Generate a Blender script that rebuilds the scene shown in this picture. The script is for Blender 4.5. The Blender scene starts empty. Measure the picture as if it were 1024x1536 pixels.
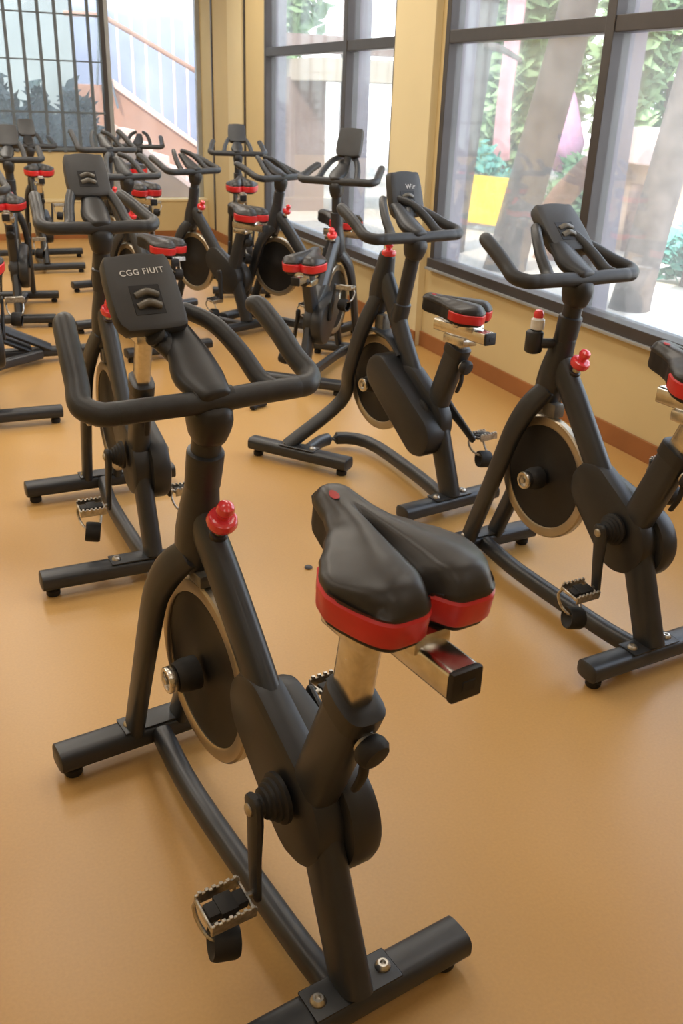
import bpy, bmesh, math, random
from mathutils import Vector, Matrix, noise as mnoise

random.seed(7)
PI = math.pi
scene = bpy.context.scene
COL = scene.collection

# ------------------------------------------------------------------ materials
def srgb(r, g, b):
    def f(c):
        c /= 255.0
        return c / 12.92 if c <= 0.04045 else ((c + 0.055) / 1.055) ** 2.4
    return (f(r), f(g), f(b), 1.0)

def new_mat(name):
    m = bpy.data.materials.new(name)
    m.use_nodes = True
    nt = m.node_tree
    return m, nt, nt.nodes["Principled BSDF"]

def pmat(name, col, rough=0.5, metal=0.0, spec=0.5, var=0.12, scale=30.0, bump=0.0, bscale=200.0,
         rvar=0.0, coat=0.0, trans=0.0, alpha=1.0, emit=0.0):
    """principled material whose colour is broken up by object-space noise"""
    m, nt, p = new_mat(name)
    tc = nt.nodes.new("ShaderNodeTexCoord")
    nz = nt.nodes.new("ShaderNodeTexNoise")
    nz.inputs["Scale"].default_value = scale
    nz.inputs["Detail"].default_value = 4.0
    nt.links.new(tc.outputs["Object"], nz.inputs["Vector"])
    rp = nt.nodes.new("ShaderNodeValToRGB")
    rp.color_ramp.elements[0].position = 0.3
    rp.color_ramp.elements[1].position = 0.7
    lo = tuple(c * (1 - var) for c in col[:3]) + (1,)
    hi = tuple(min(1, c * (1 + var)) for c in col[:3]) + (1,)
    rp.color_ramp.elements[0].color = lo
    rp.color_ramp.elements[1].color = hi
    nt.links.new(nz.outputs["Fac"], rp.inputs["Fac"])
    nt.links.new(rp.outputs["Color"], p.inputs["Base Color"])
    p.inputs["Roughness"].default_value = rough
    p.inputs["Metallic"].default_value = metal
    p.inputs["Specular IOR Level"].default_value = spec
    p.inputs["Coat Weight"].default_value = coat
    p.inputs["Transmission Weight"].default_value = trans
    p.inputs["Alpha"].default_value = alpha
    if emit:
        nt.links.new(rp.outputs["Color"], p.inputs["Emission Color"])
        p.inputs["Emission Strength"].default_value = emit
    if rvar:
        mr = nt.nodes.new("ShaderNodeMapRange")
        mr.inputs["To Min"].default_value = max(0.02, rough - rvar)
        mr.inputs["To Max"].default_value = min(1, rough + rvar)
        nt.links.new(nz.outputs["Fac"], mr.inputs["Value"])
        nt.links.new(mr.outputs["Result"], p.inputs["Roughness"])
    if bump:
        n2 = nt.nodes.new("ShaderNodeTexNoise")
        n2.inputs["Scale"].default_value = bscale
        nt.links.new(tc.outputs["Object"], n2.inputs["Vector"])
        bp = nt.nodes.new("ShaderNodeBump")
        bp.inputs["Strength"].default_value = bump
        bp.inputs["Distance"].default_value = 0.002
        nt.links.new(n2.outputs["Fac"], bp.inputs["Height"])
        nt.links.new(bp.outputs["Normal"], p.inputs["Normal"])
    return m

M = {}
M['paint'] = pmat('black_satin_paint', (0.024, 0.027, 0.032), 0.38, 0, 0.5, 0.12, 18, 0.04, 600)
M['cover'] = pmat('black_plastic_cover', (0.020, 0.021, 0.023), 0.42, 0, 0.45, 0.15, 14, 0.05, 500)
M['foam'] = pmat('black_grip_rubber', (0.028, 0.030, 0.033), 0.46, 0, 0.45, 0.15, 40, 0.12, 500)
M['matte'] = pmat('black_rubber', (0.014, 0.014, 0.015), 0.62, 0, 0.4, 0.2, 50, 0.1, 400)
M['console'] = pmat('charcoal_plastic', (0.040, 0.041, 0.043), 0.48, 0, 0.45, 0.08, 20, 0.05, 700)
M['dark'] = pmat('recess_black', (0.010, 0.010, 0.011), 0.5, 0, 0.4, 0.1, 30)
M['pad'] = pmat('grey_pad', (0.13, 0.12, 0.10), 0.35, 0.3, 0.5, 0.2, 40)
M['seat'] = pmat('black_saddle_vinyl', (0.026, 0.024, 0.023), 0.38, 0, 0.45, 0.1, 30, 0.06, 900)
M['red'] = pmat('red_vinyl', (0.62, 0.025, 0.028), 0.36, 0, 0.5, 0.1, 20, 0.04, 700)
M['redmark'] = pmat('red_print', (0.40, 0.03, 0.03), 0.5, 0, 0.4, 0.1, 60)
M['knob'] = pmat('red_knob_plastic', (0.78, 0.05, 0.06), 0.22, 0, 0.6, 0.08, 30, 0, 1, 0, 0.4)
M['chrome'] = pmat('brushed_steel', (0.62, 0.60, 0.56), 0.24, 1.0, 0.5, 0.12, 60, 0.05, 300, 0.06)
M['steel'] = pmat('worn_steel', (0.50, 0.48, 0.44), 0.34, 1.0, 0.5, 0.3, 80, 0.1, 300, 0.1)
M['rim'] = pmat('flywheel_rim_metal', (0.42, 0.36, 0.27), 0.32, 0.85, 0.5, 0.1, 10, 0.03, 400, 0.05)
M['white'] = pmat('grey_white_print', (0.62, 0.62, 0.62), 0.5, 0, 0.4, 0.15, 300)
M['clear'] = pmat('cloudy_plastic', (0.75, 0.76, 0.74), 0.25, 0, 0.5, 0.1, 40)

def floor_mat():
    m, nt, p = new_mat('tan_vinyl_floor')
    tc = nt.nodes.new("ShaderNodeTexCoord")
    n1 = nt.nodes.new("ShaderNodeTexNoise"); n1.inputs["Scale"].default_value = 0.9; n1.inputs["Detail"].default_value = 5
    n2 = nt.nodes.new("ShaderNodeTexNoise"); n2.inputs["Scale"].default_value = 130; n2.inputs["Detail"].default_value = 6
    mp = nt.nodes.new("ShaderNodeMapping"); mp.inputs["Scale"].default_value = (1.0, 0.35, 1.0)
    nt.links.new(tc.outputs["Object"], mp.inputs["Vector"])
    nt.links.new(mp.outputs["Vector"], n1.inputs["Vector"])
    nt.links.new(tc.outputs["Object"], n2.inputs["Vector"])
    r1 = nt.nodes.new("ShaderNodeValToRGB")
    r1.color_ramp.elements[0].position = 0.3; r1.color_ramp.elements[1].position = 0.7
    r1.color_ramp.elements[0].color = FLOOR_LO
    r1.color_ramp.elements[1].color = FLOOR_HI
    nt.links.new(n1.outputs["Fac"], r1.inputs["Fac"])
    mx = nt.nodes.new("ShaderNodeMixRGB"); mx.blend_type = 'OVERLAY'; mx.inputs["Fac"].default_value = 0.10
    nt.links.new(r1.outputs["Color"], mx.inputs["Color1"])
    nt.links.new(n2.outputs["Fac"], mx.inputs["Color2"])
    nt.links.new(mx.outputs["Color"], p.inputs["Base Color"])
    p.inputs["Roughness"].default_value = 0.35
    p.inputs["Specular IOR Level"].default_value = 0.5
    bp = nt.nodes.new("ShaderNodeBump"); bp.inputs["Strength"].default_value = 0.08; bp.inputs["Distance"].default_value = 0.002
    nt.links.new(n2.outputs["Fac"], bp.inputs["Height"]); nt.links.new(bp.outputs["Normal"], p.inputs["Normal"])
    return m
FLOOR_LO = (0.46, 0.258, 0.076, 1); FLOOR_HI = (0.54, 0.318, 0.112, 1)
M['floor'] = floor_mat()
M['wall'] = pmat('pale_yellow_wall_paint', (0.64, 0.51, 0.27), 0.7, 0, 0.3, 0.05, 1.5, 0.08, 120)
M['pilaster'] = pmat('cream_column_paint', (0.74, 0.63, 0.38), 0.7, 0, 0.3, 0.04, 1.5, 0.08, 120)
M['ceiling'] = pmat('white_ceiling_paint', (0.80, 0.78, 0.74), 0.8, 0, 0.2, 0.03, 2)
M['base'] = pmat('orange_brown_baseboard', (0.32, 0.125, 0.04), 0.5, 0, 0.4, 0.12, 3)
M['frame'] = pmat('dark_bronze_window_frame', (0.060, 0.054, 0.054), 0.42, 0.2, 0.5, 0.1, 6)
M['frame_in'] = pmat('mauve_grey_window_reveal', (0.26, 0.23, 0.27), 0.5, 0.0, 0.5, 0.1, 6)
M['alu'] = pmat('pale_metal_trim', (0.42, 0.44, 0.45), 0.4, 0.5, 0.5, 0.1, 6)
M['bars'] = pmat('blue_grey_iron_bar', (0.13, 0.16, 0.19), 0.5, 0.1, 0.5, 0.15, 10)
M['stair'] = pmat('terracotta_plaster', (0.31, 0.165, 0.105), 0.85, 0, 0.2, 0.12, 3, 0.2, 30)
M['stairtan'] = pmat('tan_plaster', (0.235, 0.145, 0.085), 0.85, 0, 0.2, 0.14, 3, 0.2, 30)
M['stairpale'] = pmat('pale_pink_coping', (0.62, 0.44, 0.36), 0.8, 0, 0.2, 0.06, 4)
M['rail'] = pmat('pale_railing_paint', (0.62, 0.46, 0.40), 0.5, 0, 0.4, 0.06, 10)
M['bluewall'] = pmat('pale_blue_plaster', (0.44, 0.48, 0.60), 0.9, 0, 0.2, 0.18, 1.2)
M['greenwall'] = pmat('pale_green_plaster', (0.25, 0.29, 0.28), 0.9, 0, 0.2, 0.25, 0.9)
M['ground'] = pmat('sunlit_sand', (0.62, 0.55, 0.45), 0.95, 0, 0.1, 0.18, 0.7)
M['trunk'] = pmat('grey_bark', (0.135, 0.115, 0.105), 0.9, 0, 0.1, 0.3, 6, 0.6, 20)
M['trunkred'] = pmat('red_brown_bark', (0.27, 0.15, 0.11), 0.9, 0, 0.1, 0.25, 6, 0.6, 20)
M['leaf1'] = pmat('mid_green_leaf', (0.16, 0.30, 0.15), 0.6, 0, 0.3, 0.5, 1.2)
M['leaf2'] = pmat('pale_green_leaf', (0.30, 0.44, 0.22), 0.6, 0, 0.3, 0.45, 1.2)
M['leaf3'] = pmat('teal_green_leaf', (0.13, 0.38, 0.30), 0.6, 0, 0.3, 0.45, 1.2)
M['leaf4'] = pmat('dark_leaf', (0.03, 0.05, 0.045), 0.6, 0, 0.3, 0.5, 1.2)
M['yellow'] = pmat('yellow_board_paint', (0.85, 0.58, 0.06), 0.7, 0, 0.3, 0.12, 2)
M['pink'] = pmat('rose_pink_cloth', (0.70, 0.36, 0.38), 0.8, 0, 0.2, 0.15, 3)
M['magenta'] = pmat('mauve_pink_cloth', (0.62, 0.36, 0.52), 0.8, 0, 0.2, 0.15, 3)
M['hutwall'] = pmat('hut_plaster', (0.50, 0.38, 0.30), 0.9, 0, 0.2, 0.15, 3)
M['hutroof'] = pmat('hut_roof_pale_pink', (0.72, 0.56, 0.52), 0.9, 0, 0.2, 0.12, 3)
M['brownwall'] = pmat('brown_mauve_plaster', (0.30, 0.22, 0.19), 0.9, 0, 0.2, 0.12, 2)
M['overhang'] = pmat('beige_concrete', (0.52, 0.45, 0.35), 0.9, 0, 0.2, 0.08, 2)
M['debris'] = pmat('grey_debris', (0.09, 0.09, 0.10), 0.8, 0, 0.3, 0.2, 60)

def glass_mat(name, haze, tint=(1, 1, 1)):
    m = bpy.data.materials.new(name); m.use_nodes = True
    nt = m.node_tree; nt.nodes.clear()
    out = nt.nodes.new("ShaderNodeOutputMaterial")
    tr = nt.nodes.new("ShaderNodeBsdfTransparent"); tr.inputs[0].default_value = tint + (1,)
    gl = nt.nodes.new("ShaderNodeBsdfGlossy"); gl.inputs["Roughness"].default_value = 0.04
    df = nt.nodes.new("ShaderNodeBsdfTranslucent"); df.inputs[0].default_value = (0.97, 1.0, 0.97, 1)
    tc = nt.nodes.new("ShaderNodeTexCoord")
    nz = nt.nodes.new("ShaderNodeTexNoise"); nz.inputs["Scale"].default_value = 1.6; nz.inputs["Detail"].default_value = 5
    nt.links.new(tc.outputs["Object"], nz.inputs["Vector"])
    mr = nt.nodes.new("ShaderNodeMapRange")
    mr.inputs["From Min"].default_value = 0.35; mr.inputs["From Max"].default_value = 0.7
    mr.inputs["To Min"].default_value = haze * 0.75; mr.inputs["To Max"].default_value = haze * 1.3
    nt.links.new(nz.outputs["Fac"], mr.inputs["Value"])
    fr = nt.nodes.new("ShaderNodeFresnel"); fr.inputs["IOR"].default_value = 1.3
    m1 = nt.nodes.new("ShaderNodeMixShader"); m2 = nt.nodes.new("ShaderNodeMixShader")
    nt.links.new(mr.outputs["Result"], m1.inputs[0]); nt.links.new(tr.outputs[0], m1.inputs[1]); nt.links.new(df.outputs[0], m1.inputs[2])
    ml = nt.nodes.new("ShaderNodeMath"); ml.operation = 'MULTIPLY'; ml.inputs[1].default_value = 0.6
    nt.links.new(fr.outputs[0], ml.inputs[0])
    nt.links.new(ml.outputs[0], m2.inputs[0]); nt.links.new(m1.outputs[0], m2.inputs[1]); nt.links.new(gl.outputs[0], m2.inputs[2])
    nt.links.new(m2.outputs[0], out.inputs[0])
    return m
M['glass'] = glass_mat('milky_window_glass', 0.055)  # thin uneven white translucence mixed into the clear pane
M['glass2'] = glass_mat('hazy_window_glass', 0.12)

# ------------------------------------------------------------------ objects
def obj(name, bm, mat, parent=None, smooth=True, label=None, cat=None, group=None, kind=None, sharp=0.7):
    bmesh.ops.recalc_face_normals(bm, faces=bm.faces)
    me = bpy.data.meshes.new(name)
    bm.to_mesh(me); bm.free()
    me.materials.append(mat)
    if smooth:
        for p in me.polygons: p.use_smooth = True
        try: me.set_sharp_from_angle(angle=sharp)
        except Exception: pass
    o = bpy.data.objects.new(name, me)
    COL.objects.link(o)
    if parent: o.parent = parent
    if label: o['label'] = label
    if cat: o['category'] = cat
    if group: o['group'] = group
    if kind: o['kind'] = kind
    return o

def thing(name, label, cat, loc=(0, 0, 0), rotz=0.0, group=None):
    o = bpy.data.objects.new(name, None)
    o.empty_display_size = 0.1
    COL.objects.link(o)
    o.location = loc; o.rotation_euler = (0, 0, rotz)
    o['label'] = label; o['category'] = cat
    if group: o['group'] = group
    return o

def struct(name, bm, mat, parent=None, smooth=False):
    return obj(name, bm, mat, parent, smooth, kind=None if parent else 'structure')

# ------------------------------------------------------------------ mesh helpers
def merge(*bms):
    out = bms[0]
    for b in bms[1:]:
        me = bpy.data.meshes.new('tmp'); b.to_mesh(me); b.free()
        out.from_mesh(me); bpy.data.meshes.remove(me)
    return out

def xf(bm, mat):
    bmesh.ops.transform(bm, matrix=mat, verts=bm.verts); return bm

def box(x0, x1, y0, y1, z0, z1, bev=0.0, seg=2):
    bm = bmesh.new()
    bmesh.ops.create_cube(bm, size=1.0)
    for v in bm.verts:
        v.co = Vector(((x0 + x1) / 2 + v.co.x * (x1 - x0), (y0 + y1) / 2 + v.co.y * (y1 - y0), (z0 + z1) / 2 + v.co.z * (z1 - z0)))
    if bev:
        bmesh.ops.bevel(bm, geom=list(bm.edges) , offset=bev, segments=seg, profile=0.6, affect='EDGES')
    return bm

def crom(pts, n):
    """Catmull-Rom subdivision of a list of tuples of any length"""
    if n <= 1 or len(pts) < 3: return [tuple(p) for p in pts]
    P = [tuple(p) for p in pts]
    P = [tuple(2 * a - b for a, b in zip(P[0], P[1]))] + P + [tuple(2 * a - b for a, b in zip(P[-1], P[-2]))]
    out = []
    for i in range(1, len(P) - 2):
        for k in range(n):
            t = k / n
            out.append(tuple(0.5 * (2 * b + (c - a) * t + (2 * a - 5 * b + 4 * c - d) * t * t + (3 * b - a - 3 * c + d) * t ** 3)
                             for a, b, c, d in zip(P[i - 1], P[i], P[i + 1], P[i + 2])))
    out.append(P[-2])
    return out

def tube(pts, a, b=None, ref=(0, 1, 0), seg=14, sub=5, p=2.0, cap=0.35, radii=None):
    """swept tube: a = half width along ref, b = half width across; p = superellipse power; radii = per-point scale"""
    if b is None: b = a
    n0 = len(pts)
    rr = radii or [1.0] * n0
    rows = crom([tuple(q) + (r,) for q, r in zip(pts, rr)], sub if n0 > 2 else 1)
    P = [Vector(r[:3]) for r in rows]; S = [r[3] for r in rows]
    T = []
    for i in range(len(P)):
        d = P[min(i + 1, len(P) - 1)] - P[max(i - 1, 0)]
        T.append(d.normalized())
    # rounded ends
    rs = [(P[0] - T[0] * cap * b * S[0], T[0], S[0] * 0.62), (P[0] - T[0] * cap * b * 0.55 * S[0], T[0], S[0] * 0.88)] if cap else []
    rs += [(P[i], T[i], S[i]) for i in range(len(P))]
    if cap: rs += [(P[-1] + T[-1] * cap * b * 0.55 * S[-1], T[-1], S[-1] * 0.88), (P[-1] + T[-1] * cap * b * S[-1], T[-1], S[-1] * 0.62)]
    bm = bmesh.new(); rings = []
    u = Vector(ref)
    for (c, t, s) in rs:
        r0 = Vector(ref) if len(ref) else u
        if abs(r0.normalized().dot(t)) > 0.97: r0 = u
        u = (r0 - t * r0.dot(t)).normalized()
        v = t.cross(u)
        ring = []
        for k in range(seg):
            th = 2 * PI * k / seg
            ct, st = math.cos(th), math.sin(th)
            e = 2.0 / p
            x = math.copysign(abs(ct) ** e, ct) * a * s
            y = math.copysign(abs(st) ** e, st) * b * s
            ring.append(bm.verts.new(c + u * x + v * y))
        rings.append(ring)
    for i in range(len(rings) - 1):
        for k in range(seg):
            bm.faces.new((rings[i][k], rings[i][(k + 1) % seg], rings[i + 1][(k + 1) % seg], rings[i + 1][k]))
    bm.faces.new(rings[0][::-1]); bm.faces.new(rings[-1])
    return bm

def rtube(pts, r, seg=12, sub=6, cap=0.6, radii=None):
    """round tube along a free 3-D path with parallel transport"""
    n0 = len(pts)
    rr = radii or [1.0] * n0
    rows = crom([tuple(q) + (s,) for q, s in zip(pts, rr)], sub if n0 > 2 else 1)
    P = [Vector(q[:3]) for q in rows]; S = [q[3] for q in rows]
    T = [(P[min(i + 1, len(P) - 1)] - P[max(i - 1, 0)]).normalized() for i in range(len(P))]
    rs = [(P[0] - T[0] * cap * r * S[0], T[0], S[0] * 0.55), (P[0] - T[0] * cap * r * 0.6 * S[0], T[0], S[0] * 0.86)]
    rs += [(P[i], T[i], S[i]) for i in range(len(P))]
    rs += [(P[-1] + T[-1] * cap * r * 0.6 * S[-1], T[-1], S[-1] * 0.86), (P[-1] + T[-1] * cap * r * S[-1], T[-1], S[-1] * 0.55)]
    bm = bmesh.new(); rings = []
    u = T[0].orthogonal().normalized()
    for (c, t, s) in rs:
        u = (u - t * u.dot(t)).normalized(); v = t.cross(u)
        rings.append([bm.verts.new(c + (u * math.cos(2 * PI * k / seg) + v * math.sin(2 * PI * k / seg)) * r * s) for k in range(seg)])
    for i in range(len(rings) - 1):
        for k in range(seg):
            bm.faces.new((rings[i][k], rings[i][(k + 1) % seg], rings[i + 1][(k + 1) % seg], rings[i + 1][k]))
    bm.faces.new(rings[0][::-1]); bm.faces.new(rings[-1])
    return bm

def lathe(prof, origin, axis=(0, 1, 0), seg=40, closed=False):
    """prof = [(radius, along axis)]; radius 0 ends are capped"""
    ax = Vector(axis).normalized(); u = ax.orthogonal().normalized(); v = ax.cross(u)
    bm = bmesh.new(); rings = []
    for r, h in prof:
        c = Vector(origin) + ax * h
        if r < 1e-6: rings.append([bm.verts.new(c)])
        else: rings.append([bm.verts.new(c + (u * math.cos(2 * PI * k / seg) + v * math.sin(2 * PI * k / seg)) * r) for k in range(seg)])
    pairs = list(zip(rings, rings[1:])) + ([(rings[-1], rings[0])] if closed else [])
    for A, B in pairs:
        for k in range(seg):
            a = [A[0]] if len(A) == 1 else [A[k], A[(k + 1) % seg]]
            b = [B[0]] if len(B) == 1 else [B[(k + 1) % seg], B[k]]
            if len(a) + len(b) > 2: bm.faces.new(a + b)
    return bm

def prism(outline, y0, y1, bev=0.01):
    """outline = [(x, z)] closed; extruded along y with a bevelled rim"""
    n = len(outline)
    area = sum(outline[i][0] * outline[(i + 1) % n][1] - outline[(i + 1) % n][0] * outline[i][1] for i in range(n))
    sg = 1 if area > 0 else -1
    ins = []
    for i in range(n):
        p, q, r = Vector(outline[i - 1]), Vector(outline[i]), Vector(outline[(i + 1) % n])
        d = (r - p)
        if d.length < 1e-9: d = Vector((1, 0))
        d.normalize()
        nn = Vector((-d.y, d.x)) * sg
        ins.append(q + nn * bev)
    bm = bmesh.new()
    def ring(pts, y): return [bm.verts.new((p[0], y, p[1])) for p in pts]
    mid = [Vector(outline[i]).lerp(ins[i], 0.3) for i in range(n)]
    R = [ring(ins, y0), ring(mid, y0 + bev * 0.3), ring(outline, y0 + bev), ring(outline, y1 - bev), ring(mid, y1 - bev * 0.3), ring(ins, y1)]
    for a, b in zip(R, R[1:]):
        for k in range(n):
            bm.faces.new((a[k], a[(k + 1) % n], b[(k + 1) % n], b[k]))
    bm.faces.new(R[0][::-1]); bm.faces.new(R[-1])
    return bm

def hull_circles(c1, r1, c2, r2, n=40):
    """outline of the convex hull of two circles in the xz plane"""
    pts = []
    for (c, r) in ((c1, r1), (c2, r2)):
        for k in range(n):
            pts.append((c[0] + r * math.cos(2 * PI * k / n), c[1] + r * math.sin(2 * PI * k / n)))
    pts = sorted(set((round(a, 6), round(b, 6)) for a, b in pts))
    def half(ps):
        h = []
        for p in ps:
            while len(h) >= 2 and (h[-1][0] - h[-2][0]) * (p[1] - h[-2][1]) - (h[-1][1] - h[-2][1]) * (p[0] - h[-2][0]) <= 0: h.pop()
            h.append(p)
        return h
    lo, up = half(pts), half(pts[::-1])
    return lo[:-1] + up[:-1]

def text_bm(body, size, mat4, extrude=0.0006):
    cu = bpy.data.curves.new('lettering', 'FONT')
    cu.body = body; cu.size = size; cu.space_character = 1.14; cu.extrude = extrude; cu.align_x = 'CENTER'; cu.align_y = 'CENTER'
    cu.offset = size * 0.012
    o = bpy.data.objects.new('lettering', cu)
    COL.objects.link(o)
    dg = bpy.context.evaluated_depsgraph_get(); dg.update()
    me = bpy.data.meshes.new_from_object(o.evaluated_get(dg))
    bm = bmesh.new(); bm.from_mesh(me)
    bpy.data.objects.remove(o); bpy.data.curves.remove(cu); bpy.data.meshes.remove(me)
    return xf(bm, mat4)

# ------------------------------------------------------------------ the spin bike
def saddle_meshes(hi=True):
    """wide two-lobed saddle, nose towards +x, origin below the middle, about 0.28 x 0.25"""
    NU, NV = (28, 36) if hi else (12, 12)
    def halfw(u):
        k = [(0, .012), (.04, .024), (.12, .033), (.28, .040), (.42, .052), (.56, .078), (.70, .106), (.82, .123), (.92, .127), (1, .122)]
        for (a, wa), (b, wb) in zip(k, k[1:]):
            if u <= b:
                t = (u - a) / (b - a); t = t * t * (3 - 2 * t) * 0.5 + t * 0.5
                return wa + (wb - wa) * t
        return k[-1][1]
    def xr(v):
        av = abs(v)
        return -0.135 + 0.036 * math.exp(-(av / .15) ** 2) + 0.075 * max(0, (av - .55) / .45) ** 2.4
    def pos(u, v):
        x = 0.180 + (xr(v) - 0.180) * u
        return x, halfw(u) * v
    def top(u, v):
        av = abs(v)
        rear = max(0, min(1, (u - .25) / .5))
        dome = 0.021 * (1 - av ** 4.0) * (0.8 + 0.2 * rear)
        lobes = rear * 0.007 * math.exp(-((av - .48) / .34) ** 2)
        groove = -0.019 * math.exp(-(av / .085) ** 2) * max(0, min(1, (u - .30) / .25))
        endr = -0.026 * max(0, (u - .88) / .12) ** 2 - 0.016 * max(0, (.1 - u) / .1) ** 2
        return 0.018 * (1 - u) * 0.6 + dome + lobes + groove + endr
    bm = bmesh.new()
    G = [[None] * (NV + 1) for _ in range(NU + 1)]
    for i in range(NU + 1):
        u = i / NU
        for j in range(NV + 1):
            v = -1 + 2 * j / NV
            x, y = pos(u, v)
            G[i][j] = bm.verts.new((x, y, top(u, v)))
    for i in range(NU):
        for j in range(NV):
            bm.faces.new((G[i][j], G[i][j + 1], G[i + 1][j + 1], G[i + 1][j]))
    loop = [(0, j) for j in range(NV)] + [(i, NV) for i in range(NU)] + [(NU, j) for j in range(NV, 0, -1)] + [(i, 0) for i in range(NU, 0, -1)]
    cx = 0.0
    def ring(bmx, grow, z, sel=None, src=None):
        out = []
        for (i, j) in loop:
            c = G[i][j].co
            # outward direction from the loop neighbours
            k = loop.index((i, j))
            a = G[loop[k - 1][0]][loop[k - 1][1]].co; b = G[loop[(k + 1) % len(loop)][0]][loop[(k + 1) % len(loop)][1]].co
            d = Vector((b.x - a.x, b.y - a.y)); d = d.normalized() if d.length else Vector((1, 0))
            nrm = Vector((-d.y, d.x))
            u = i / NU
            zz = z + 0.018 * (1 - u) * 0.6
            out.append(bmx.verts.new((c.x + nrm.x * grow, c.y + nrm.y * grow, zz)))
        return out
    co_loop = [G[i][j].co.copy() for (i, j) in loop]
    # orientation: make sure "grow" is outward
    ar = sum(co_loop[k].x * co_loop[(k + 1) % len(loop)].y - co_loop[(k + 1) % len(loop)].x * co_loop[k].y for k in range(len(loop)))
    sg = -1 if ar > 0 else 1
    base_loop = [G[i][j] for (i, j) in loop]
    def skirt(bmx, rings):
        n = len(loop)
        for A, B in zip(rings, rings[1:]):
            for k in range(n): bmx.faces.new((A[k], A[(k + 1) % n], B[(k + 1) % n], B[k]))
    r1 = ring(bm, sg * 0.003, -0.008); r2 = ring(bm, sg * 0.001, -0.013)
    skirt(bm, [base_loop, r1, r2])
    # lower shell
    lo = bmesh.new()
    s0 = ring(lo, sg * -0.001, -0.012); s1 = ring(lo, sg * -0.001, -0.056); s2 = ring(lo, sg * -0.005, -0.065); s3 = ring(lo, sg * -0.020, -0.073)
    skirt(lo, [s0, s1, s2, s3]); lo.faces.new(s3)
    # red band round the rear
    rd = bmesh.new()
    q = [ring(rd, sg * 0.0005, -0.0125), ring(rd, sg * 0.0045, -0.017), ring(rd, sg * 0.0030, -0.051), ring(rd, sg * 0.0003, -0.0555)]
    n = len(loop)
    for A, B in zip(q, q[1:]):
        for k in range(n):
            i0 = loop[k][0]; i1 = loop[(k + 1) % n][0]
            if min(i0, i1) / NU >= 0.67: rd.faces.new((A[k], A[(k + 1) % n], B[(k + 1) % n], B[k]))
    for v in [v for v in rd.verts if not v.link_faces]: rd.verts.remove(v)
    # small red print on the left of the nose
    mk = bmesh.new(); rows = []
    for q in range(4):
        row = []
        for k in range(16):
            th = 2 * PI * k / 16
            u = 0.165 + 0.040 * q / 3 * math.cos(th); v = 0.42 + 0.20 * q / 3 * math.sin(th)
            x, y = pos(u, v)
            if q == 0 and k: row.append(row[0]); continue
            row.append(mk.verts.new((x, y, top(u, v) + 0.0018)))
        rows.append(row)
    for A, B in zip(rows, rows[1:]):
        for k in range(16):
            f = [A[k], B[k], B[(k + 1) % 16]] + ([A[(k + 1) % 16]] if A[0] is not A[1] else [])
            mk.faces.new(f)
    return bm, lo, rd, mk

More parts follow.
